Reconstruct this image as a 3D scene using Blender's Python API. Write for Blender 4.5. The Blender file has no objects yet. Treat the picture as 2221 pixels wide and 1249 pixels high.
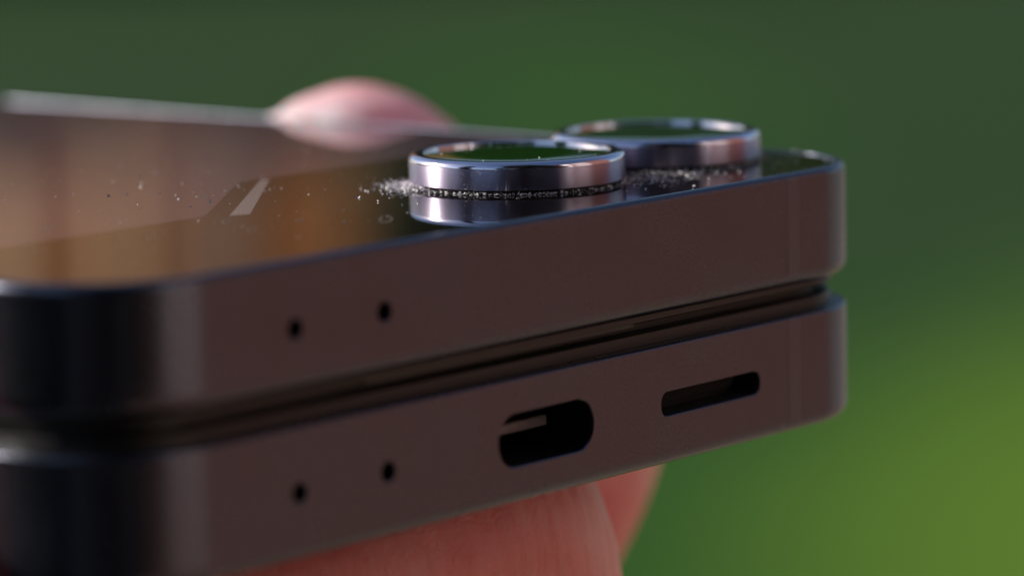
import bpy, bmesh, math, random
from mathutils import Vector, Matrix, noise
random.seed(7)
R = math.radians
sc = bpy.context.scene
col = sc.collection
MM = 0.001
GZ = -1.2                                   # the lawn lies this far below the hand-held phone

# ------------------------------------------------------------------ camera, sky, sun, exposure
CAM = Vector((-136.847, -141.654, 45.03)) * MM
RV = Vector((0.63733147, -0.77032704, -0.02012095))
UV = Vector((0.122922, 0.07585364, 0.98951322))
FV = Vector((0.76072254, 0.63312122, -0.14303406))
cd = bpy.data.cameras.new('camera'); cam = bpy.data.objects.new('camera', cd); col.objects.link(cam)
cam.matrix_world = Matrix(((RV.x, UV.x, -FV.x, CAM.x), (RV.y, UV.y, -FV.y, CAM.y), (RV.z, UV.z, -FV.z, CAM.z), (0, 0, 0, 1)))
cd.sensor_width = 36; cd.lens = 134.112; cd.clip_start = 0.01; cd.clip_end = 2000
cd.dof.use_dof = True; cd.dof.focus_distance = 0.2355; cd.dof.aperture_fstop = 20
sc.camera = cam

SUN_EL = R(24)
SUN_D = Vector((-0.420, 0.907, 0)).normalized() * math.cos(SUN_EL) + Vector((0, 0, math.sin(SUN_EL)))
w = bpy.data.worlds.new('World'); sc.world = w; w.use_nodes = True
nt = w.node_tree; bg = nt.nodes['Background']
sky = nt.nodes.new('ShaderNodeTexSky'); sky.sky_type = 'NISHITA'; sky.sun_disc = False
sky.sun_elevation = SUN_EL; sky.sun_rotation = math.atan2(SUN_D.x, SUN_D.y)
nt.links.new(sky.outputs[0], bg.inputs[0]); bg.inputs[1].default_value = 0.10
sl = bpy.data.lights.new('sun', 'SUN'); sl.energy = 5.0; sl.angle = R(0.5); sl.color = (1, 0.93, 0.84)
so = bpy.data.objects.new('sun', sl); col.objects.link(so)
so.rotation_euler = (-SUN_D).to_track_quat('-Z', 'Y').to_euler()
sc.view_settings.view_transform = 'Standard'; sc.view_settings.look = 'None'
sc.view_settings.exposure = 0.3; sc.view_settings.gamma = 1

# ------------------------------------------------------------------ materials
def nmat(name):
    m = bpy.data.materials.new(name); m.use_nodes = True
    return m, m.node_tree, m.node_tree.nodes['Principled BSDF']
def mat(name, c, rough=.5, metal=0, ior=1.5, **k):
    m, t, b = nmat(name)
    b.inputs['Base Color'].default_value = (*c, 1); b.inputs['Roughness'].default_value = rough
    b.inputs['Metallic'].default_value = metal; b.inputs['IOR'].default_value = ior
    for a, v in k.items(): b.inputs[a].default_value = v
    return m
def node(t, kind, **k):
    n = t.nodes.new(kind)
    for a, v in k.items(): setattr(n, a, v)
    return n
def noise_tex(t, scale, detail=3, rough=.5, src='Object', vec_scale=None):
    tc = node(t, 'ShaderNodeTexCoord'); n = node(t, 'ShaderNodeTexNoise')
    n.inputs['Scale'].default_value = scale; n.inputs['Detail'].default_value = detail; n.inputs['Roughness'].default_value = rough
    if vec_scale:
        mp = node(t, 'ShaderNodeMapping'); mp.inputs['Scale'].default_value = vec_scale
        t.links.new(tc.outputs[src], mp.inputs[0]); t.links.new(mp.outputs[0], n.inputs[0])
    else: t.links.new(tc.outputs[src], n.inputs[0])
    return n
def ramp(t, src, stops):
    r = node(t, 'ShaderNodeValToRGB'); e = r.color_ramp.elements
    while len(e) < len(stops): e.new(.5)
    for q, (p, c) in zip(e, stops): q.position = p; q.color = (*c, 1)
    t.links.new(src, r.inputs[0]); return r
def add_bump(t, b, src, strength, dist):
    bp = node(t, 'ShaderNodeBump'); bp.inputs['Strength'].default_value = strength; bp.inputs['Distance'].default_value = dist
    t.links.new(src, bp.inputs['Height']); t.links.new(bp.outputs[0], b.inputs['Normal'])

def make_frame_metal():
    m, t, b = nmat('satin_bronze_metal')
    b.inputs['Metallic'].default_value = 1
    n = noise_tex(t, 6500, 4, .75); sm = noise_tex(t, 120, 4, .6)
    r = ramp(t, n.outputs[0], [(.32, (.078, .084, .114)), (.68, (.136, .142, .182))]); t.links.new(r.outputs[0], b.inputs['Base Color'])
    rr = node(t, 'ShaderNodeMapRange'); t.links.new(sm.outputs[0], rr.inputs[0])
    for k, v in ((1, .3), (2, .7), (3, .23), (4, .31)): rr.inputs[k].default_value = v
    t.links.new(rr.outputs[0], b.inputs['Roughness'])
    add_bump(t, b, n.outputs[0], .22, .00002)
    return m
M_FRAME = make_frame_metal()
def make_ring_metal():
    m, t, b = nmat('brushed_ring_metal')
    b.inputs['Metallic'].default_value = 1; b.inputs['Base Color'].default_value = (.58, .51, .69, 1)
    b.inputs['Roughness'].default_value = .37; b.inputs['Anisotropic'].default_value = 1.0; b.inputs['Anisotropic Rotation'].default_value = .25
    tg = node(t, 'ShaderNodeTangent'); tg.direction_type = 'RADIAL'; tg.axis = 'Z'
    t.links.new(tg.outputs[0], b.inputs['Tangent'])
    n = noise_tex(t, 1.0, 3, .6, 'Object', (60, 60, 14000))
    add_bump(t, b, n.outputs[0], .10, .00002)
    return m
M_RING = make_ring_metal()
M_POLISH = mat('polished_ring_metal', (.66, .64, .80), .12, 1)
M_GLASS = mat('black_cover_glass', (.004, .003, .003), .02, 0, 1.52)
M_DISP = mat('switched_off_display', (.078, .053, .068), .025, 0, 1.52)
M_STRIP = mat('pale_grey_window', (.21, .19, .20), .06, 0, 1.52)
M_LENS = mat('coated_lens_glass', (.012, .05, .007), .015, 0, 1.7)
M_DARK = mat('black_plastic', (.012, .010, .012), .45)
M_BEZEL = mat('dark_bezel_plastic', (.006, .005, .006), .42)
M_HOLE = mat('black_hole_lining', (.004, .004, .005), .8)
M_PORT = mat('dark_port_metal', (.03, .028, .036), .4, .6)
M_TONGUE = mat('grey_port_tongue', (.20, .17, .185), .35)
M_ANT = mat('antenna_plastic', (.118, .122, .158), .32, 1)
M_DUST = mat('dust_grains', (.74, .70, .73), .5)
M_SPOT = mat('dried_water_spots', (.10, .085, .07), .25)

def make_skin():
    m, t, b = nmat('skin')
    n = noise_tex(t, 55, 4, .55)
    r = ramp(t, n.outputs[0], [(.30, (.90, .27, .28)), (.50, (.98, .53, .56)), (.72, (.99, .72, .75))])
    rd = ramp(t, n.outputs[0], [(.30, (.72, .12, .12)), (.5, (.92, .36, .345)), (.72, (.98, .58, .55))])   # shade painted into the skin as red below, sun glare as pale tip above
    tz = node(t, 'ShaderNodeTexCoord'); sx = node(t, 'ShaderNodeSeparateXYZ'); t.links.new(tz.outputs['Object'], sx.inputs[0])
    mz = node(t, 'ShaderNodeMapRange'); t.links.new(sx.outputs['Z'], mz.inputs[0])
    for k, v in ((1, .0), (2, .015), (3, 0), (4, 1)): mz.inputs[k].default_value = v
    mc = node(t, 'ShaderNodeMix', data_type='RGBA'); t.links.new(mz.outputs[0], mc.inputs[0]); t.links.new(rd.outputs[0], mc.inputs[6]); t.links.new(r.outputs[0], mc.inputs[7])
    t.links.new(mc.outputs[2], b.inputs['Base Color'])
    b.inputs['Subsurface Weight'].default_value = .85; b.inputs['Subsurface Radius'].default_value = (1, .30, .22)
    b.inputs['Subsurface Scale'].default_value = .011
    b.inputs['Roughness'].default_value = .42
    f = noise_tex(t, 1, 3, .6, 'Object', (1500, 900, 160)); g = noise_tex(t, 2600, 3, .6)
    tc = node(t, 'ShaderNodeTexCoord'); wv = node(t, 'ShaderNodeTexWave'); wv.wave_type = 'BANDS'; wv.bands_direction = 'X'
    for k, v in (('Scale', 190), ('Distortion', 5), ('Detail', 2), ('Detail Scale', .6)): wv.inputs[k].default_value = v
    t.links.new(tc.outputs['Object'], wv.inputs[0])
    mx = node(t, 'ShaderNodeMath', operation='ADD'); t.links.new(f.outputs[0], mx.inputs[0]); t.links.new(g.outputs[0], mx.inputs[1])
    m2 = node(t, 'ShaderNodeMath', operation='MULTIPLY_ADD'); t.links.new(wv.outputs['Fac'], m2.inputs[0]); m2.inputs[1].default_value = .35; t.links.new(mx.outputs[0], m2.inputs[2])
    add_bump(t, b, m2.outputs[0], .75, .00024)
    return m
M_SKIN = make_skin()

# ------------------------------------------------------------------ object helpers
def tag(o, label=None, cat=None, group=None, kind=None):
    for k, v in (('label', label), ('category', cat), ('group', group), ('kind', kind)):
        if v: o[k] = v
    return o
def empty(name, loc=(0, 0, 0)):
    o = bpy.data.objects.new(name, None); o.location = loc; o.empty_display_size = .02; col.objects.link(o); return o
def link(name, me, m, parent=None, weighted=False):
    o = bpy.data.objects.new(name, me); col.objects.link(o)
    if m: me.materials.clear(); me.materials.append(m)
    if parent: o.parent = parent
    if weighted:
        wn = o.modifiers.new('wn', 'WEIGHTED_NORMAL'); wn.keep_sharp = True; wn.weight = 100
    return o
def finish(bm, scale=MM, smooth=True, sharp=38):
    bmesh.ops.recalc_face_normals(bm, faces=bm.faces)
    for f in bm.faces: f.smooth = smooth
    lim = R(sharp)
    for e in bm.edges:
        if len(e.link_faces) == 2 and e.calc_face_angle(0) > lim: e.smooth = False
    me = bpy.data.meshes.new('mesh'); bm.to_mesh(me); bm.free()
    if scale != 1: me.transform(Matrix.Scale(scale, 4))
    return me
def rings_bm(rings, cap0=True, cap1=True):
    bm = bmesh.new(); vs = [[bm.verts.new(p) for p in r] for r in rings]; n = len(rings[0])
    for a, b in zip(vs, vs[1:]):
        for i in range(n):
            bm.faces.new((a[i], a[(i + 1) % n], b[(i + 1) % n], b[i]))
    if cap0: bm.faces.new(vs[0])
    if cap1: bm.faces.new(vs[-1])
    return bm
W, L, CR = 73.14, 92.5, 8.0
def outline(d, z, x0=0, x1=W, y0=0, y1=L, r=CR, seg=22):
    rr = max(r - d, .05); pts = []
    for cx, cy, a0 in ((x1 - r, y0 + r, -90), (x1 - r, y1 - r, 0), (x0 + r, y1 - r, 90), (x0 + r, y0 + r, 180)):
        for k in range(seg + 1):
            a = R(a0 + 90 * k / seg); pts.append((cx + rr * math.cos(a), cy + rr * math.sin(a), z))
    return pts
def fillet(zs, sgn, r, n=7):
    # profile (inset, z) from the flat side to the horizontal face; sgn +1 = top edge
    return [(r - r * math.cos(R(90 * k / n)), zs + sgn * r * math.sin(R(90 * k / n))) for k in range(n + 1)]
def lathe(prof, cx, cy, seg=128, cap0=False, cap1=False):
    rings = [[(cx + r * math.cos(2 * math.pi * k / seg), cy + r * math.sin(2 * math.pi * k / seg), z) for k in range(seg)] for r, z in prof]
    return rings_bm(rings, cap0, cap1)
def mouth(q, f, depth): return rings_bm([stadium(**dict(q, wid=q['wid'] + 2 * g, hei=q['hei'] + 2 * g, r=q['r'] + g), y=y) for y, g in ((-1, f), (0, f), (f, 0), (depth, 0))])
def stadium(cx, cz, wid, hei, r, y, seg=12):
    pts = []
    for sx, sz, a0 in ((1, -1, -90), (1, 1, 0), (-1, 1, 90), (-1, -1, 180)):
        for k in range(seg + 1):
            a = R(a0 + 90 * k / seg)
            pts.append((cx + sx * (wid / 2 - r) + r * math.cos(a), y, cz + sz * (hei / 2 - r) + r * math.sin(a)))
    return pts
def boolean_cut(me_bm, cutters):
    """both in millimetres; returns a bmesh with the cutters removed"""
    a = bpy.data.objects.new('tmp', bpy.data.meshes.new('tmp')); me_bm.to_mesh(a.data); me_bm.free(); col.objects.link(a)
    tmp = [a]
    for cb in cutters:
        bmesh.ops.recalc_face_normals(cb, faces=cb.faces)
        c = bpy.data.objects.new('tmp', bpy.data.meshes.new('tmp')); cb.to_mesh(c.data); cb.free(); col.objects.link(c); tmp.append(c)
        md = a.modifiers.new('b', 'BOOLEAN'); md.operation = 'DIFFERENCE'; md.solver = 'EXACT'; md.object = c
    bpy.context.view_layer.update()
    ev = a.evaluated_get(bpy.context.evaluated_depsgraph_get())
    bm = bmesh.new(); bm.from_mesh(ev.to_mesh()); ev.to_mesh_clear()
    for o in tmp: bpy.data.objects.remove(o)
    return bm

# ------------------------------------------------------------------ the folded phone
phone = empty('folding_phone')
tag(phone, 'dark bronze folding phone, folded shut, held up in a hand with two raised camera rings', 'phone')
ZT, ZG = 16.89, 16.80           # lip of the upper half, cover glass
ZUB, ZLT = 9.55, 7.62
MX = (14.68, 22.08); MZU, MZL = 13.07, 3.90

# upper half: a shell swept round the outline
prof = [(1.6, ZUB + .03), (.95, ZUB)] + [(i * .9, z) for i, z in reversed(fillet(ZUB + 1.0, -1, 1.0, 10))] + fillet(ZT - .48, 1, .48) + [(.62, ZT), (.70, ZT - .03), (.74, ZG - .02), (.95, ZG - .1)]
bm = rings_bm([outline(d, z) for d, z in prof])
bmesh.ops.recalc_face_normals(bm, faces=bm.faces)
def hole_cut(x, z, r, depth): return rings_bm([[(x + r * math.cos(2 * math.pi * k / 28), y, z + r * math.sin(2 * math.pi * k / 28)) for k in range(28)] for y, r in ((-1, r + .07), (0, r + .07), (.07, r), (depth, r))])
bm = boolean_cut(bm, [hole_cut(x, MZU, .56, 3) for x in MX])
upper = link('upper_frame', finish(bm), M_FRAME, phone, True)
prof = [(1.6, .02), (1.15, 0)] + [(i, z) for i, z in reversed(fillet(1.0, -1, 1.0, 10))][:] + fillet(ZLT - .22, 1, .22) + [(.5, ZLT + .02), (1.2, ZLT + .02)]
bm = rings_bm([outline(d, z) for d, z in prof])
bmesh.ops.recalc_face_normals(bm, faces=bm.faces)
USB = dict(cx=36.35, cz=3.92, wid=8.9, hei=3.15, r=1.53)
SPK = dict(cx=52.75, cz=3.92, wid=10.3, hei=1.5, r=.62)
bm = boolean_cut(bm, [hole_cut(x, MZL, .56, 3) for x in MX] + [mouth(USB, .07, 7), mouth(SPK, .05, 2.2)])
lower = link('lower_frame', finish(bm), M_FRAME, phone, True)

# hole linings
def hole_lining(x, z, par):
    pts = lambda y, r: [(x + r * math.cos(2 * math.pi * k / 28), y, z + r * math.sin(2 * math.pi * k / 28)) for k in range(28)]
    link('microphone_hole', finish(rings_bm([pts(.12, .556), pts(2.9, .556)], False, True)), M_HOLE, par)
for x in MX: hole_lining(x, MZU, upper); hole_lining(x, MZL, lower)
u2 = dict(USB, wid=USB['wid'] - .012, hei=USB['hei'] - .012, r=1.524)
link('charging_port', finish(rings_bm([stadium(**u2, y=y) for y in (.16, 6.9)], False, True)), M_PORT, lower)
tongue = rings_bm([stadium(USB['cx'], USB['cz'] + .05, w_, h_, .12, y, 4) for w_, h_, y in ((6.5, .5, 2.7), (6.66, .62, 2.62 + .14), (6.66, .62, 6.6))])
link('port_tongue', finish(tongue), M_TONGUE, lower)
tb = bmesh.new()
for k in range(10):
    x = USB['cx'] - 2.6 + k * .58; vs = [tb.verts.new(p) for p in ((x, 2.85, USB['cz'] + .365), (x + .26, 2.85, USB['cz'] + .365), (x + .26, 5.5, USB['cz'] + .365), (x, 5.5, USB['cz'] + .365), (x, 2.85, USB['cz'] + .3), (x + .26, 2.85, USB['cz'] + .3))]
    tb.faces.new(vs[:4]); tb.faces.new((vs[0], vs[4], vs[5], vs[1]))
ct = link('port_contacts', finish(tb, smooth=False), mat('gold_contacts', (.7, .5, .22), .3, 1), lower); ct['kind'] = 'stuff'
s2 = dict(SPK, wid=SPK['wid'] - .012, hei=SPK['hei'] - .012, r=.614)
link('speaker_slot', finish(rings_bm([stadium(**s2, y=y) for y in (.1, 2.1)], False, True)), M_HOLE, lower)
mesh_pl = rings_bm([stadium(SPK['cx'] - .4, SPK['cz'] + .25, SPK['wid'] - 1.2, .8, .3, y) for y in (1.35, 1.5)])
link('speaker_mesh', finish(mesh_pl), mat('speaker_mesh_cloth', (.004, .0035, .0045), .9), lower)

# antenna bands: a hair proud of both faces and wrapped round the fillets
def antenna(x0, x1, zlo, zhi, r0, r1, par):
    pr = [(-.012 + i, z) for i, z in reversed(fillet(zlo + r0, -1, r0))] + [(-.012 + i, z) for i, z in fillet(zhi - r1, 1, r1)]
    pr = [(i, z) for i, z in pr if i < .25]
    b_ = bmesh.new(); vs = []
    for x in (x0, x1): vs.append([b_.verts.new((x, i, z)) for i, z in pr])
    back = [[b_.verts.new((x, i + .03, z)) for i, z in pr] for x in (x0, x1)]
    for k in range(len(pr) - 1):
        b_.faces.new((vs[0][k], vs[1][k], vs[1][k + 1], vs[0][k + 1]))
        b_.faces.new((vs[0][k], vs[0][k + 1], back[0][k + 1], back[0][k])); b_.faces.new((vs[1][k], back[1][k], back[1][k + 1], vs[1][k + 1]))
    link('antenna_band', finish(b_), M_ANT, par)
antenna(61.1, 62.4, ZUB, ZT, 1.0, .48, upper); antenna(61.1, 62.4, 0, ZLT, 1.0, .22, lower)

# bezels of the folded inner screen, showing in the gap
bez = lambda d, z0, z1: rings_bm([outline(d + .1, z0), outline(d, z0 + .08), outline(d, z1 - .08), outline(d + .1, z1)])
ub = link('screen_bezel', finish(bez(1.0, 9.06, ZUB + .015)), M_BEZEL, phone, True)
lb = link('screen_bezel', finish(bez(1.1, ZLT - .05, 8.42)), M_BEZEL, phone, True)
bump_ = rings_bm([outline(.70, z, x0=20.5, x1=47.0, y0=.28, y1=6, r=1.0, seg=6) for z in (8.92, 9.14)])
link('rubber_bumper', finish(bump_), M_DARK, ub)
isc = rings_bm([outline(2.2, 8.3), outline(2.2, 9.1)])
link('inner_screen', finish(isc), M_DARK, phone)
hg = [[(x, L - 1.5 + 3.2 * max(math.cos(a), -.2), 8.5 + 7.6 * math.sin(a)) for a in [R(-90 + 180 * k / 16) for k in range(17)]] for x in (6, W - 6)]
bm = bmesh.new(); va = [[bm.verts.new(p) for p in r] for r in hg]
for k in range(16): bm.faces.new((va[0][k], va[0][k + 1], va[1][k + 1], va[1][k]))
bm.faces.new(va[0]); bm.faces.new(va[1]); bm.faces.new((va[0][0], va[1][0], va[1][16], va[0][16]))
link('hinge_spine', finish(bm), M_FRAME, phone)

# cover glass with its display and slanted strip
cover = link('cover_glass', finish(rings_bm([outline(.76, ZG - .5), outline(.76, ZG - .05), outline(.80, ZG - .012), outline(.86, ZG)], True, True)), M_GLASS, phone, True)
def sheet(pts, z, r=0):
    b_ = bmesh.new(); lo = [b_.verts.new((x, y, z - .02)) for x, y in pts]; hi = [b_.verts.new((x, y, z)) for x, y in pts]
    b_.faces.new(hi)
    for i in range(len(pts)): b_.faces.new((lo[i], lo[(i + 1) % len(pts)], hi[(i + 1) % len(pts)], hi[i]))
    return b_
def rounded(poly, rad, seg=8):
    out = []; n = len(poly)
    for i in range(n):
        p = Vector(poly[i]); a = (Vector(poly[i - 1]) - p).normalized(); b = (Vector(poly[(i + 1) % n]) - p).normalized(); r_ = rad[i]
        ang = a.angle(b); t_ = r_ / math.tan(ang / 2); s = p + a * t_; e = p + b * t_
        for k in range(seg + 1):
            u = k / seg; out.append(tuple((1 - u) ** 2 * s + 2 * u * (1 - u) * p + u * u * e))
    return out
disp = rounded([(2.2, 18.5), (26.6, 18.3), (40.6, 28.9), (71.3, 28.9), (71.3, 90), (2.2, 90)], [5, 3, 3, 3, 6, 6])
link('display_panel', finish(sheet(disp, ZG + .004), smooth=False), M_DISP, cover)
strip = [(27.6, 17.25), (28.9, 16.75), (43.0, 28.35), (42.3, 28.55)]
link('slanted_strip', finish(sheet(strip, ZG + .004), smooth=False), M_STRIP, cover)

# camera lenses
LR, LZ0, LZ1 = 6.94, ZG + .30, 18.84
def lens(cx, cy, label):
    base = link('camera_lens', finish(lathe([(LR - .45, ZG - .3), (LR - .45, LZ0 + .1)], cx, cy, cap1=True)), M_DARK, phone)
    base['label'] = label
    r_ = LR
    side = [(r_ - .42, LZ0), (r_ - .04, LZ0), (r_, LZ0 + .04), (r_, LZ1 - .42)]
    link('ring_band', finish(lathe(side, cx, cy), sharp=60), M_RING, base)
    bev = [(r_, LZ1 - .42)] + [(r_ - .42 + .42 * math.cos(R(a)), LZ1 - .42 + .42 * math.sin(R(a))) for a in (12, 25, 38, 52, 66, 80, 90)]
    bev += [(r_ - .86, LZ1), (r_ - .94, LZ1 - .03), (r_ - .98, LZ1 - .30)]
    link('ring_rim', finish(lathe(bev, cx, cy), sharp=60), M_POLISH, base, True)
    gl = [(r_ - .97, LZ1 - .32), (r_ - .97, LZ1 - .14), (r_ - 1.03, LZ1 - .11), (r_ - 3.4, LZ1 - .105)]
    g = link('lens_glass', finish(lathe(gl, cx, cy, cap1=True), sharp=60), M_LENS, base)
    return base
LC = ((49.68, 12.95), (64.26, 12.95))
lens(*LC[0], 'nearer camera lens with dust caked round its base')
lens(*LC[1], 'farther camera lens behind the dusty one')

# ------------------------------------------------------------------ dust and dried spots
def grain(bm, p, s, stretch=1):
    rot = Matrix.Rotation(random.uniform(0, 6.28), 3, Vector((random.gauss(0, 1), random.gauss(0, 1), random.gauss(0, 1))).normalized())
    vs = []
    for a in ((1, 1, 1), (-1, -1, 1), (-1, 1, -1), (1, -1, -1)):
        v = Vector([c * s * random.uniform(.5, 1.1) for c in a]); v.x *= stretch
        q = rot @ v; vs.append(bm.verts.new((p[0] + q.x, p[1] + q.y, max(p[2] + q.z, ZG + .006 if p[2] < 17.3 else p[2] - s))))
    for f in ((0, 1, 2), (0, 3, 1), (0, 2, 3), (1, 3, 2)): bm.faces.new([vs[i] for i in f])
bm = bmesh.new()
def at(c, a, r): return c[0] + r * math.cos(R(a)), c[1] + r * math.sin(R(a))
def clear(x, y): return all(math.hypot(x - c[0], y - c[1]) > LR - .34 for c in LC)
for i in range(1000):                                            # caked in the groove under the rings
    c = LC[0] if i < 640 else LC[1]; a = random.uniform(105, 355)
    x, y = at(c, a, LR - .12 + abs(random.gauss(0, .16)))
    grain(bm, (x, y, ZG + abs(random.gauss(.04, .06))), random.choice((.012, .014, .018, .022, .03, .05, .07)), random.uniform(1, 2.5))
for i in range(600):                                             # drift on the left of the nearer ring
    a = random.gauss(143, 12); d = random.expovariate(1.1)
    if d > 3.3: continue
    x, y = at(LC[0], a, LR - .1 + d); grain(bm, (x, y, ZG + .01 + random.uniform(0, .34) * math.exp(-d * .9)), random.choice((.016, .022, .03, .05, .065)), random.uniform(1, 3))
for i in range(900):                                            # drift between and in front of the rings
    x = random.gauss(56.6, 3.4); y = random.gauss(7.4, 2.0)
    if not clear(x, y) or noise.noise((x * .9, y * .9, 7)) < -.3: continue
    grain(bm, (x, y, ZG + .012), random.choice((.02, .028, .04, .055)), random.uniform(1, 2.5))
for i in range(240):
    x, y = at(LC[1], random.uniform(210, 345), LR + random.expovariate(.9))
    if clear(x, y): grain(bm, (x, y, ZG + .012), random.choice((.014, .02, .03, .04)), random.uniform(1, 2.5))
for i in range(85):                                              # on the ring's brushed side
    a = random.gauss(180, 30); x, y = at(LC[0], a, LR + .004)
    grain(bm, (x, y, random.uniform(LZ0 + .05, LZ1 - .45)), random.choice((.012, .018, .026)))
for i in range(260):                                             # strewn over the glass
    x = random.uniform(6, 62); y = random.uniform(6, 46)
    if clear(x, y): grain(bm, (x, y, ZG + .015), random.choice((.016, .024, .035, .05)))
for q in ((245, 395), (300, 385), (305, 407), (345, 420), (387, 433), (455, 437), (235, 425), (413, 448), (275, 422), (395, 400), (780, 430), (773, 428), (820, 438), (872, 445), (862, 400)):
    d_ = FV * 8274 + RV * (q[0] - 1110.5) + UV * (624.5 - q[1]); k_ = (ZG * MM - CAM.z) / d_.z; p_ = (CAM + d_ * k_) / MM
    grain(bm, (p_.x, p_.y, ZG + .03), random.choice((.055, .07, .09)), random.uniform(1, 1.8))
for i in range(20):                                              # on the lens glass
    x, y = at(LC[0], random.uniform(0, 360), random.uniform(3, LR - 1.1)); grain(bm, (x, y, LZ1 - .09), random.choice((.02, .03, .05)))
def fibre(p, ln, r=.012):
    d = Vector((random.gauss(0, 1), random.gauss(0, 1), random.gauss(0, .35))).normalized(); k_ = Vector((random.gauss(0, 1), random.gauss(0, 1), random.gauss(.2, .4))); pts = []
    q = Vector(p)
    for i in range(7): pts.append(q.copy()); d = (d + k_ * .22).normalized(); q = q + d * ln / 6; q.z = max(q.z, ZG + .015 if p[2] > 10 else p[2] - .4)
    prev = None
    for i, q in enumerate(pts):
        ring = [bm.verts.new(q + Vector((math.cos(t_) * r, math.sin(t_) * r * .6, math.sin(t_) * r))) for t_ in (0, 2.1, 4.2)]
        if prev:
            for k in range(3): bm.faces.new((prev[k], prev[(k + 1) % 3], ring[(k + 1) % 3], ring[k]))
        prev = ring
for i in range(26):
    x, y = at(LC[0], random.gauss(145, 9), LR + random.expovariate(1.6)); fibre((x, y, ZG + random.uniform(.03, .25)), random.uniform(.4, 1.1))
for i in range(26): grain(bm, (random.uniform(48.2, 56.8), random.uniform(.2, .8), 3.3 + abs(random.gauss(0, .06))), random.choice((.012, .018, .028)))
for i in range(14):
    x, y = at(LC[0], random.uniform(170, 330), LR + .02); fibre((x, y, ZG + .05), random.uniform(.3, .8), .008)
for x, z, s in ((40.3, 13.4, .035), (49.1, 10.7, .025), (44.1, 13.5, .02), (47, .65, .03), (57, 15.6, .025), (48, 15.9, .02)): grain(bm, (x, -.01, z), s)
for i in range(60): grain(bm, (random.uniform(4, 64), -.008, random.choice((random.uniform(1.3, 7), random.uniform(11, 16)))), random.choice((.008, .012, .016)))
for i in range(30): grain(bm, (random.uniform(25, 62), .7 + random.uniform(0, .4), random.choice((8.3, 7.75, 9.3))), random.choice((.02, .03)))
tag(link('dust', finish(bm, smooth=False), M_DUST), 'pale dust and lint caked round the camera rings and strewn on the glass', 'dust', kind='stuff')
bm = bmesh.new()
for x, y, s in ((23.7, 11.75, .34), (25.6, 15.6, .3), (28.2, 12, .26), (31.4, 8.05, .42), (18.07, 22.9, .28), (18.35, 14.7, .3), (33.4, 13.4, .2), (34.2, 25.8, .22), (12, 26, .3), (16, 30, .2)):
    ax = Vector((-.77, -.63)); n = 20
    ro = [bm.verts.new((x + s * 1.0 * math.cos(t) * .64 - 4.2 * s * math.sin(t) * .77, y - s * math.cos(t) * .77 - 4.2 * s * math.sin(t) * .63, ZG + .0055)) for t in [2 * math.pi * k / n for k in range(n)]]
    f_ = .62 + .1 * random.random()
    ri = [bm.verts.new((x + (v.co.x - x) * f_ + random.gauss(0, .02), y + (v.co.y - y) * f_ + random.gauss(0, .02), ZG + .0055)) for v in ro]
    for k in range(n):
        if random.random() < .8: bm.faces.new((ro[k], ro[(k + 1) % n], ri[(k + 1) % n], ri[k]))
tag(link('water_spots', finish(bm, smooth=False), M_SPOT), 'faint dried droplet marks on the dark cover glass', 'water spots', kind='stuff')

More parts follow.
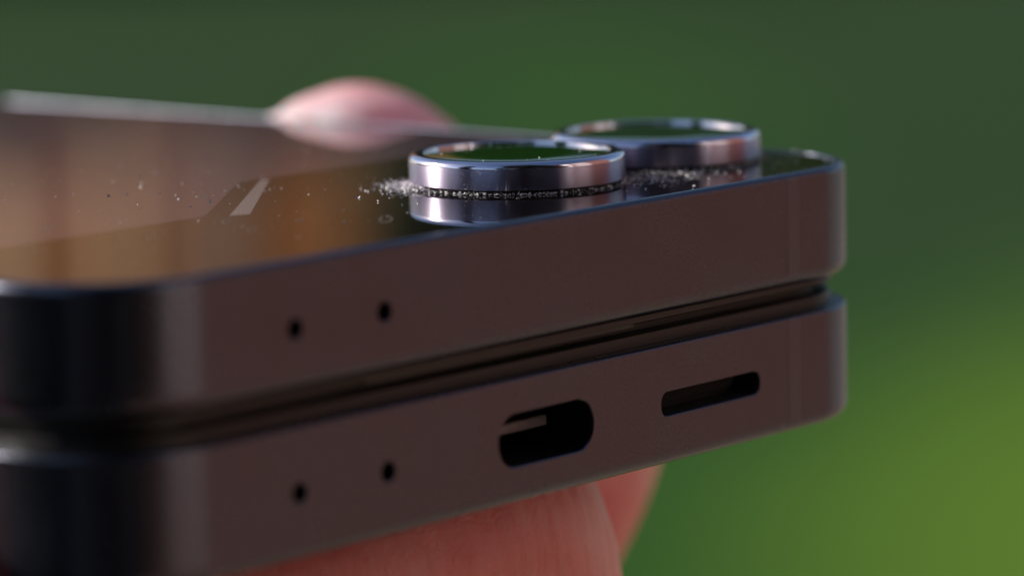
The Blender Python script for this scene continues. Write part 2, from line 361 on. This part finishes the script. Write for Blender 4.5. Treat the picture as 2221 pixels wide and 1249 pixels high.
# ------------------------------------------------------------------ the hand
def catmull(pts, n):
    P = [pts[0]] + pts + [pts[-1]]; out = []
    for i in range(1, len(P) - 2):
        a, b, c, d = [Vector(q) for q in P[i - 1:i + 3]]
        for k in range(n):
            t = k / n; out.append(.5 * ((2 * b) + (c - a) * t + (2 * a - 5 * b + 4 * c - d) * t * t + (3 * b - a - 3 * c + d) * t ** 3))
    out.append(Vector(P[-2])); return out
def hand_mesh():
    chains = [
        # near finger bent under the phone, knuckle at the right
        [(42, 30, -46, 12), (50.2, 17.5, -28, 9.6), (50.1, 16.8, -14, 9.4), (48.6, 16.5, -7.0, 9.2), (38, 16.5, -6.6, 8.9), (25, 18.5, -8.6, 8.9), (8, 22, -9.0, 7.8), (-6, 26, -6, 7.0), (-9.5, 28, 5, 6.4)],
        [(40, 46, -46, 12), (46, 38, -25, 10.5), (47, 36, -12, 9.2), (34, 38, -9.2, 8.8), (16, 41, -9.2, 8.4), (-2, 44, -7.5, 7.6), (-9.5, 46, 6, 6.6)],
        [(38, 60, -46, 12), (46, 56, -25, 10), (45, 55, -12, 8.8), (30, 57, -9, 8.3), (12, 60, -9, 7.9), (-4, 62, -6.5, 7.2), (-9.5, 64, 5, 6.4)],
        [(36, 72, -46, 11), (42, 72, -25, 9), (40, 72, -11, 7.8), (26, 74, -8.2, 7.2), (10, 76, -8, 6.8), (-4, 77, -6, 6.2), (-9, 78, 4, 5.6)],
        # thumb up the far side
        [(46, 38, -60, 13), (60, 36.5, -31, 10.2), (68.7, 36, -19.4, 9.2), (75.5, 36, -12.4, 9.1), (82, 36.8, -5.6, 9.0), (83.2, 43, -1.5, 9.2), (80.0, 49.4, 2.5, 9.9), (78.1, 52.3, 9.1, 10.5)],
        [(40, 40, -60, 17), (38, 52, -66, 18), (36, 62, -64, 17)],
        [(44, 36, -52, 14), (40, 50, -52, 14), (38, 64, -52, 13)],
        [(38, 44, -70, 18), (36, 54, -92, 19), (34, 60, -120, 20), (28, 74, -190, 26), (20, 90, -280, 32)],
        [(38, 58, -70, 18), (36, 62, -92, 18), (34, 66, -120, 19), (28, 82, -190, 26), (20, 98, -280, 32)],
    ]
    bm = bmesh.new(); proto = bmesh.new(); bmesh.ops.create_icosphere(proto, subdivisions=2, radius=1)
    for ch in chains:
        for q in catmull(ch, 14):
            o_ = [bm.verts.new((q[0] + v.co.x * q[3], q[1] + v.co.y * q[3], q[2] + v.co.z * q[3])) for v in proto.verts]
            for f in proto.faces: bm.faces.new([o_[v.index] for v in f.verts])
    proto.free()
    a = bpy.data.objects.new('tmp', bpy.data.meshes.new('tmp')); bm.to_mesh(a.data); bm.free(); col.objects.link(a)
    rm = a.modifiers.new('r', 'REMESH'); rm.mode = 'VOXEL'; rm.voxel_size = .9
    s = a.modifiers.new('s', 'SMOOTH'); s.factor = .5; s.iterations = 14
    bpy.context.view_layer.update()
    ev = a.evaluated_get(bpy.context.evaluated_depsgraph_get()); me = bpy.data.meshes.new_from_object(ev)
    bpy.data.objects.remove(a)
    for v in me.vertices:                                        # flesh flattens where the phone presses on it
        c = v.co
        if -1 < c.x < W + 1 and c.y > -2 and c.z > -.35 and c.z < 9: c.z = -.35 + .02 * (c.z + .35)
        elif 0 < c.z < 16.5 and W - 8 < c.x < W + .02: c.x = W + .02
        elif 16.5 <= c.z < 16.97 and W - 8 < c.x < W + .5: c.z = 16.97
        elif 0 < c.z < 19 and -.3 < c.x < 6: c.x = -.3
    for p in me.polygons: p.use_smooth = True
    me.transform(Matrix.Scale(MM, 4))
    return me
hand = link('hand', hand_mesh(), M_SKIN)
tag(hand, 'bare hand under the phone with bent fingers below and a fingertip over its edge', 'hand')

# ------------------------------------------------------------------ lawn and what the glass and metal mirror
def make_lawn():
    m, t, b = nmat('lawn_grass')
    n1 = noise_tex(t, .7, 3, .5); n2 = noise_tex(t, 30, 4, .6)
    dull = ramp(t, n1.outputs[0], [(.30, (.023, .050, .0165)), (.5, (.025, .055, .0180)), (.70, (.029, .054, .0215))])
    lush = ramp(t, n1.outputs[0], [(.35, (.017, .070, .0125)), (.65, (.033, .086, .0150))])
    tc = node(t, 'ShaderNodeTexCoord'); na = noise_tex(t, .5, 2)
    def patch(cx, cy, along, across):                            # soft-edged patch of another green, its long axis pointing at the added terrace
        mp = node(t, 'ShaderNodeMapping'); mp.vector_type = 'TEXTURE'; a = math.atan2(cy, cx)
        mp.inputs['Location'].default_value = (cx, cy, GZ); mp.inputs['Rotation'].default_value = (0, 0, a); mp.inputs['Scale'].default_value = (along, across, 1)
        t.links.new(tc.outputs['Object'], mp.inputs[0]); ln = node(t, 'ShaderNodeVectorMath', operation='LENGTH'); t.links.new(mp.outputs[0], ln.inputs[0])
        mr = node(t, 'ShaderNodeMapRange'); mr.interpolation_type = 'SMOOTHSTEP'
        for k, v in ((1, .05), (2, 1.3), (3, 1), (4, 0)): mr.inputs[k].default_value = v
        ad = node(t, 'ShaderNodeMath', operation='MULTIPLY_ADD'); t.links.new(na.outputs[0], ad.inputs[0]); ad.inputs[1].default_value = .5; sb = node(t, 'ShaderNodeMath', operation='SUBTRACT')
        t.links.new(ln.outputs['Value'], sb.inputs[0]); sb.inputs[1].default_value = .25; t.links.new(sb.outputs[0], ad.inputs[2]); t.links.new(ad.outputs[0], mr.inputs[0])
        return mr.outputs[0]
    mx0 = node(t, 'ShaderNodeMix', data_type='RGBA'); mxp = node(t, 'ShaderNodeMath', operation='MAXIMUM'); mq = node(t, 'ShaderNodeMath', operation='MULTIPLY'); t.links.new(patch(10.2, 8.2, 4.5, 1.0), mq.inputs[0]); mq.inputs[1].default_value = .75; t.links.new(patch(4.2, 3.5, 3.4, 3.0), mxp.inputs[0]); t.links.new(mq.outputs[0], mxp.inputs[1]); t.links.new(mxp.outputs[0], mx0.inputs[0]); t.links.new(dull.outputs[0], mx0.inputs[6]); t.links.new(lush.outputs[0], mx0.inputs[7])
    mx = node(t, 'ShaderNodeMix', data_type='RGBA'); t.links.new(patch(4.72, 2.78, 3.4, .62), mx.inputs[0]); t.links.new(mx0.outputs[2], mx.inputs[6]); mx.inputs[7].default_value = (.092, .178, .019, 1)  # sunlit area painted into the grass colour as a yellow-green patch
    m2 = node(t, 'ShaderNodeMix', data_type='RGBA', blend_type='MULTIPLY'); m2.inputs[0].default_value = .5
    r3 = ramp(t, n2.outputs[0], [(.3, (.6, .6, .6)), (.7, (1.4, 1.4, 1.4))]); t.links.new(mx.outputs[2], m2.inputs[6]); t.links.new(r3.outputs[0], m2.inputs[7])
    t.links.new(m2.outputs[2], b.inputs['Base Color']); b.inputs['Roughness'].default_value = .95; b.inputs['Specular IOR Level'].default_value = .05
    return m
def sheet_obj(name, pts, z, m, label=None, cat=None):
    bm = bmesh.new(); bm.faces.new([bm.verts.new((x, y, z)) for x, y in pts])
    return tag(link(name, finish(bm, 1, False), m), kind='structure')
F2 = Vector((FV.x, FV.y)).normalized(); R2 = Vector((F2.y, -F2.x))
def dirp(phi, d):                                                # phi: degrees from 'behind the viewer', + to the right
    a = R(phi); v = -F2 * math.cos(a) + R2 * math.sin(a); return v * d
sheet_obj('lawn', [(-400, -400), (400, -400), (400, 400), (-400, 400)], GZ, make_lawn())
def rock(name, c0, c1, sc_):
    m, t, b = nmat(name); n = noise_tex(t, sc_, 4, .6); r = ramp(t, n.outputs[0], [(.3, c0), (.7, c1)]); t.links.new(r.outputs[0], b.inputs['Base Color']); b.inputs['Roughness'].default_value = .85; return m
def sector(p0, p1, d0, d1): return [tuple(dirp(p0 + (p1 - p0) * k / 6, d0)) for k in range(7)] + [tuple(dirp(p1 + (p0 - p1) * k / 6, d1)) for k in range(7)]
sheet_obj('wooden_deck', sector(24, 113, .8, 9), GZ + .004, rock('deck_boards', (.28, .15, .105), (.40, .22, .155), 3))
sheet_obj('added_dark_terrace', sector(-150, 24, .35, 14), GZ + .008, rock('added_dark_paving', (.04, .038, .04), (.065, .062, .065), 5))  # dark ground added out of view so the left corner mirrors black
sheet_obj('earth_border', sector(113, 164, .35, 4.5), GZ + .004, rock('sandy_earth', (.26, .19, .125), (.38, .29, .20), 6))
sheet_obj('gravel_path', sector(113, 164, 4.5, 18), GZ + .004, rock('pale_gravel', (.30, .25, .21), (.40, .34, .29), 9))

def box(bm, x0, x1, y0, y1, z0, z1):
    v = [bm.verts.new(p) for p in ((x0, y0, z0), (x1, y0, z0), (x1, y1, z0), (x0, y1, z0), (x0, y0, z1), (x1, y0, z1), (x1, y1, z1), (x0, y1, z1))]
    for f in ((0, 3, 2, 1), (4, 5, 6, 7), (0, 1, 5, 4), (1, 2, 6, 5), (2, 3, 7, 6), (3, 0, 4, 7)): bm.faces.new([v[k] for k in f])
def prt(name, boxes, m, par):
    bm = bmesh.new()
    for b_ in boxes: box(bm, *b_)
    return link(name, finish(bm, 1, False), m, par)
def planks(m_, c, s_):
    m, t, b = nmat(m_); n = noise_tex(t, 1, 4, .6, 'Object', s_); r = ramp(t, n.outputs[0], [(.3, tuple(q * .7 for q in c)), (.7, tuple(min(q * 1.2, 1) for q in c))]); t.links.new(r.outputs[0], b.inputs['Base Color']); b.inputs['Roughness'].default_value = .7; return m
# timber house to the right: local x runs along the front (left end nearest the viewer), local -y faces the phone
M_WOOD = planks('brown_cladding', (.15, .054, .033), (.6, .6, 8)); M_WHITE = mat('white_paint', (.8, .77, .72), .5); M_TAUPE = mat('taupe_paint', (.34, .28, .25), .6); M_TILE = planks('roof_tiles', (.12, .06, .05), (3, 3, 3))
def house_at(phi, d, name, label, cat, turn=0):
    o = empty(name); p = dirp(phi, d); o.location = (p.x, p.y, GZ); v = -Vector((p.x, p.y)); o.rotation_euler = (0, 0, math.atan2(v.y, v.x) + math.pi / 2 + turn); return tag(o, label, cat)
h = house_at(75, 6.0, 'timber_house', 'brown timber house with a white door beside the wooden deck', 'house')
DX = lambda phi: 6.0 * math.tan(R(75 - phi))             # where a direction meets the house front
bm = bmesh.new(); z = 0
while z < 6.7:
    box(bm, DX(116), DX(27), .02, .2, z, z + .235); z += .24
wl = link('wall', finish(bm, 1, False), M_WOOD, h)
prt('wall_core', [(DX(116) + .05, DX(27) - .05, .1, 4.5, .01, 6.6)], M_WOOD, h)
prt('roof', [(DX(116) - .4, DX(27) + .4, -.5, 5, 6.72, 6.95)], M_TILE, h)
prt('door', [(DX(61), DX(52), -.03, .015, .35, 6.0)], M_WHITE, h)
prt('garage_door', [(DX(85), DX(66), -.02 - .012 * (k % 2), .014, .1 + .3 * k, .1 + .3 * k + .29) for k in range(20)], M_TAUPE, h)
prt('dark_shutter', [(DX(42), DX(30), -.03, .013, .2, 6.3)], mat('dark_shutter_paint', (.03, .022, .025), .6), h)
# second house far ahead-left, behind the hedge; its gable looks towards the sun
h2 = house_at(187.0, 32, 'barn', 'orange brown timber barn beyond the clipped hedge', 'barn', R(-62))
M_ORA = planks('orange_boards', (.20, .073, .019), (5, 5, .25)); M_ORA.node_tree.nodes['Principled BSDF'].inputs['Specular IOR Level'].default_value = .05
prt('wall', [(-6 + .5 * k, -6 + .5 * k + .47, -.03 * (k % 2), .3, 0, 8.6) for k in range(-20, 22)], M_ORA, h2)
prt('wall_core', [(-16, 5, .25, 1.2, .01, 8.5)], M_ORA, h2)
M_PB, M_DB = mat('pale_boards', (.40, .225, .105), .7), mat('dark_boards', (.11, .045, .02), .8)
for a, b, m_ in ((-3.9, -3.2, M_PB), (-1.0, -.4, M_PB), (1.2, 1.6, M_PB), (-5.9, -4.6, M_DB), (-2.6, -1.9, M_DB), (2.6, 3.4, M_DB)): prt('post', [(a, b, -.12, -.05, 0, 8.6)], m_, h2)
prt('roof', [(-16.4, 5.4, -.5, 1.7, 8.62, 8.9)], M_TILE, h2)

# leafy things: trunk, limbs and a crown of many small leaves
def leaf_mat(name, c):
    m, t, b = nmat(name); n = noise_tex(t, 1.2, 3); r = ramp(t, n.outputs[0], [(.3, tuple(q * .6 for q in c)), (.7, tuple(q * 1.3 for q in c))]); t.links.new(r.outputs[0], b.inputs['Base Color']); b.inputs['Roughness'].default_value = .6; return m
M_BARK = rock('bark', (.06, .045, .035), (.11, .085, .065), 12)
def leaves(bm, c, rad, n, s):
    for i in range(n):
        d = Vector((random.gauss(0, 1), random.gauss(0, 1), random.gauss(0, 1))).normalized() * random.uniform(.35, 1) ** .5
        p = Vector(c) + Vector((d.x * rad[0], d.y * rad[1], d.z * rad[2]))
        u = Vector((random.gauss(0, 1), random.gauss(0, 1), random.gauss(0, 1))).normalized(); v = u.orthogonal().normalized()
        bm.faces.new([bm.verts.new(p + q) for q in (u * s, v * s * .5, -u * s, -v * s * .5)])
def tube(bm, a, b, r0, r1, n=8):
    a, b = Vector(a), Vector(b); d = (b - a).normalized(); u = d.orthogonal().normalized(); v = d.cross(u)
    x = [[bm.verts.new(p + (u * math.cos(2 * math.pi * k / n) + v * math.sin(2 * math.pi * k / n)) * r) for k in range(n)] for p, r in ((a, r0), (b, r1))]
    for k in range(n): bm.faces.new((x[0][k], x[0][(k + 1) % n], x[1][(k + 1) % n], x[1][k]))
def tree(phi, d, hgt, wid, m, label, low=.12, n=5200):
    p = dirp(phi, d); o = tag(empty('tree', (p.x, p.y, GZ)), label, 'tree', 'trees round the lawn')
    bm = bmesh.new(); tube(bm, (0, 0, 0), (0, 0, hgt * .7), hgt * .035, hgt * .012); cs = []
    for k in range(9):
        a = k * 2.4; z = hgt * (low + .12 + (.78 - low) * k / 9); r = wid * .5 * math.sin(math.pi * (.25 + .7 * k / 9))
        c = (math.cos(a) * r * .7, math.sin(a) * r * .7, z); tube(bm, (0, 0, z * .8), c, hgt * .012, hgt * .004, 5); cs.append((c, r))
    link('trunk', finish(bm, 1), M_BARK, o)
    bm = bmesh.new()
    for c, r in cs: leaves(bm, c, (wid * .36, wid * .36, hgt * .15), n // 10, .16)
    leaves(bm, (0, 0, hgt * .8), (wid * .3, wid * .3, hgt * .2), n // 10, .16)
    link('crown', finish(bm, 1, False), m, o)
M_EV = leaf_mat('evergreen_leaves', (.010, .014, .010))
M_LG, M_DG, M_OL = leaf_mat('green_leaves', (.06, .12, .02)), leaf_mat('dark_leaves', (.022, .038, .016)), leaf_mat('olive_leaves', (.05, .06, .014))
tree(180.7, 25, 8, 1.3, M_OL, 'slim olive leaved tree right of the barn')
tree(180.1, 27, 9, 1.3, M_LG, 'bright green tree straight ahead beyond the lawn')
tree(174.7, 26, 8.5, 1.3, M_LG, 'green tree second from the right beyond the lawn')
tree(177.4, 30, 9, 1.7, M_LG, 'thin sparse tree with sky showing through its crown', .12, 2300)
tree(175.6, 31, 9, 1.6, M_DG, 'thin dark tree beside the sparse one', .12, 1500)
tree(171, 28, 8, 4, M_DG, 'dark tree at the right end of the lawn')
tree(9, 5.2, 12, 4.6, M_EV, 'tall dense evergreen added unseen behind the photographer to darken the ring reflections', .0, 17000)  # tree added out of view to keep bright sky out of the lens rings
tree(-57.5, 8, 9, 1.7, M_EV, 'narrow dark evergreen left of the added terrace', .0)
def hedge(name, label, pts, hgt, th, m, n, s):
    bm = bmesh.new()
    tot = sum((Vector(b) - Vector(a)).length for a, b in zip(pts, pts[1:]))
    for a, b in zip(pts, pts[1:]):
        a, b = Vector(a), Vector(b); ln = (b - a).length; d = (b - a) / ln; q = Vector((-d.y, d.x))
        for i in range(int(n * ln / tot)):
            p = a + d * random.uniform(0, ln) + q * random.uniform(-th, th); z = GZ + hgt * random.random() + random.gauss(0, .04)
            c = Vector((p.x, p.y, z)); u = Vector((random.gauss(0, 1), random.gauss(0, 1), random.gauss(0, 1))).normalized(); v = u.orthogonal().normalized()
            bm.faces.new([bm.verts.new(c + k) for k in (u * s, v * s * .5, -u * s, -v * s * .5)])
    return tag(link(name, finish(bm, 1, False), m), label, 'hedge')
hedge('clipped_hedge', 'long dark clipped hedge in front of the barn', [dirp(203, 25), dirp(182.4, 24)], 3.85, .6, M_DG, 9000, .14)
hedge('conifer_hedge', 'tall dark conifer hedge along the left side', [dirp(-132, 7), dirp(-95, 4.6), dirp(-60, 4.2), dirp(-22, 5.2)], 1.65, .45, leaf_mat('conifer_needles', (.012, .018, .012)), 16000, .09)

# the photographer, crouching behind the camera in dark clothes
def person():
    B = -F2; o0 = Vector((CAM.x, CAM.y, 0))
    def P(back, right, z):
        q = Vector((o0.x, o0.y)) + B * back + R2 * right; return (q.x, q.y, z)
    jn = [('pelvis', P(.62, 0, -.62), .17), ('belly', P(.60, 0, -.42), .17), ('chest', P(.54, 0, -.16), .19), ('neck', P(.46, 0, .06), .065), ('head0', P(.42, 0, .14), .09), ('head1', P(.40, 0, .25), .085),
          ('shl', P(.5, -.2, -.04), .08), ('ell', P(.36, -.28, -.26), .055), ('hal', P(.12, -.07, -.08), .04), ('shr', P(.5, .2, -.04), .08), ('elr', P(.34, .3, -.26), .055), ('har', P(.1, .09, -.02), .04),
          ('hil', P(.6, -.11, -.68), .11), ('knl', P(.2, -.2, -.62), .075), ('ftl', P(.5, -.2, -1.13), .05), ('tol', P(.3, -.2, -1.16), .045), ('hir', P(.6, .11, -.68), .11), ('knr', P(.26, .22, -1.08), .075), ('ftr', P(.68, .2, -1.12), .05), ('tor', P(.86, .2, -1.16), .04)]
    ix = {n: i for i, (n, _, _) in enumerate(jn)}
    ed = [('pelvis', 'belly'), ('belly', 'chest'), ('chest', 'neck'), ('neck', 'head0'), ('head0', 'head1'), ('chest', 'shl'), ('shl', 'ell'), ('ell', 'hal'), ('chest', 'shr'), ('shr', 'elr'), ('elr', 'har'), ('pelvis', 'hil'), ('hil', 'knl'), ('knl', 'ftl'), ('ftl', 'tol'), ('pelvis', 'hir'), ('hir', 'knr'), ('knr', 'ftr'), ('ftr', 'tor')]
    me = bpy.data.meshes.new('m'); me.from_pydata([p for _, p, _ in jn], [(ix[a], ix[b]) for a, b in ed], [])
    a = bpy.data.objects.new('tmp', me); col.objects.link(a); a.modifiers.new('s', 'SKIN')
    if not me.skin_vertices:
        me.attributes  # layer is created below through bmesh
        b_ = bmesh.new(); b_.from_mesh(me); b_.verts.layers.skin.verify(); b_.to_mesh(me); b_.free()
    for i, (_, _, r) in enumerate(jn): me.skin_vertices[0].data[i].radius = (r, r)
    me.skin_vertices[0].data[0].use_root = True
    ss = a.modifiers.new('u', 'SUBSURF'); ss.levels = 2; bpy.context.view_layer.update()
    m2 = bpy.data.meshes.new_from_object(a.evaluated_get(bpy.context.evaluated_depsgraph_get())); bpy.data.objects.remove(a)
    for p in m2.polygons: p.use_smooth = True
    return tag(link('person', m2, mat('dark_clothing', (.014, .013, .018), .9)), 'crouching photographer in dark clothes facing the phone', 'person')
person()
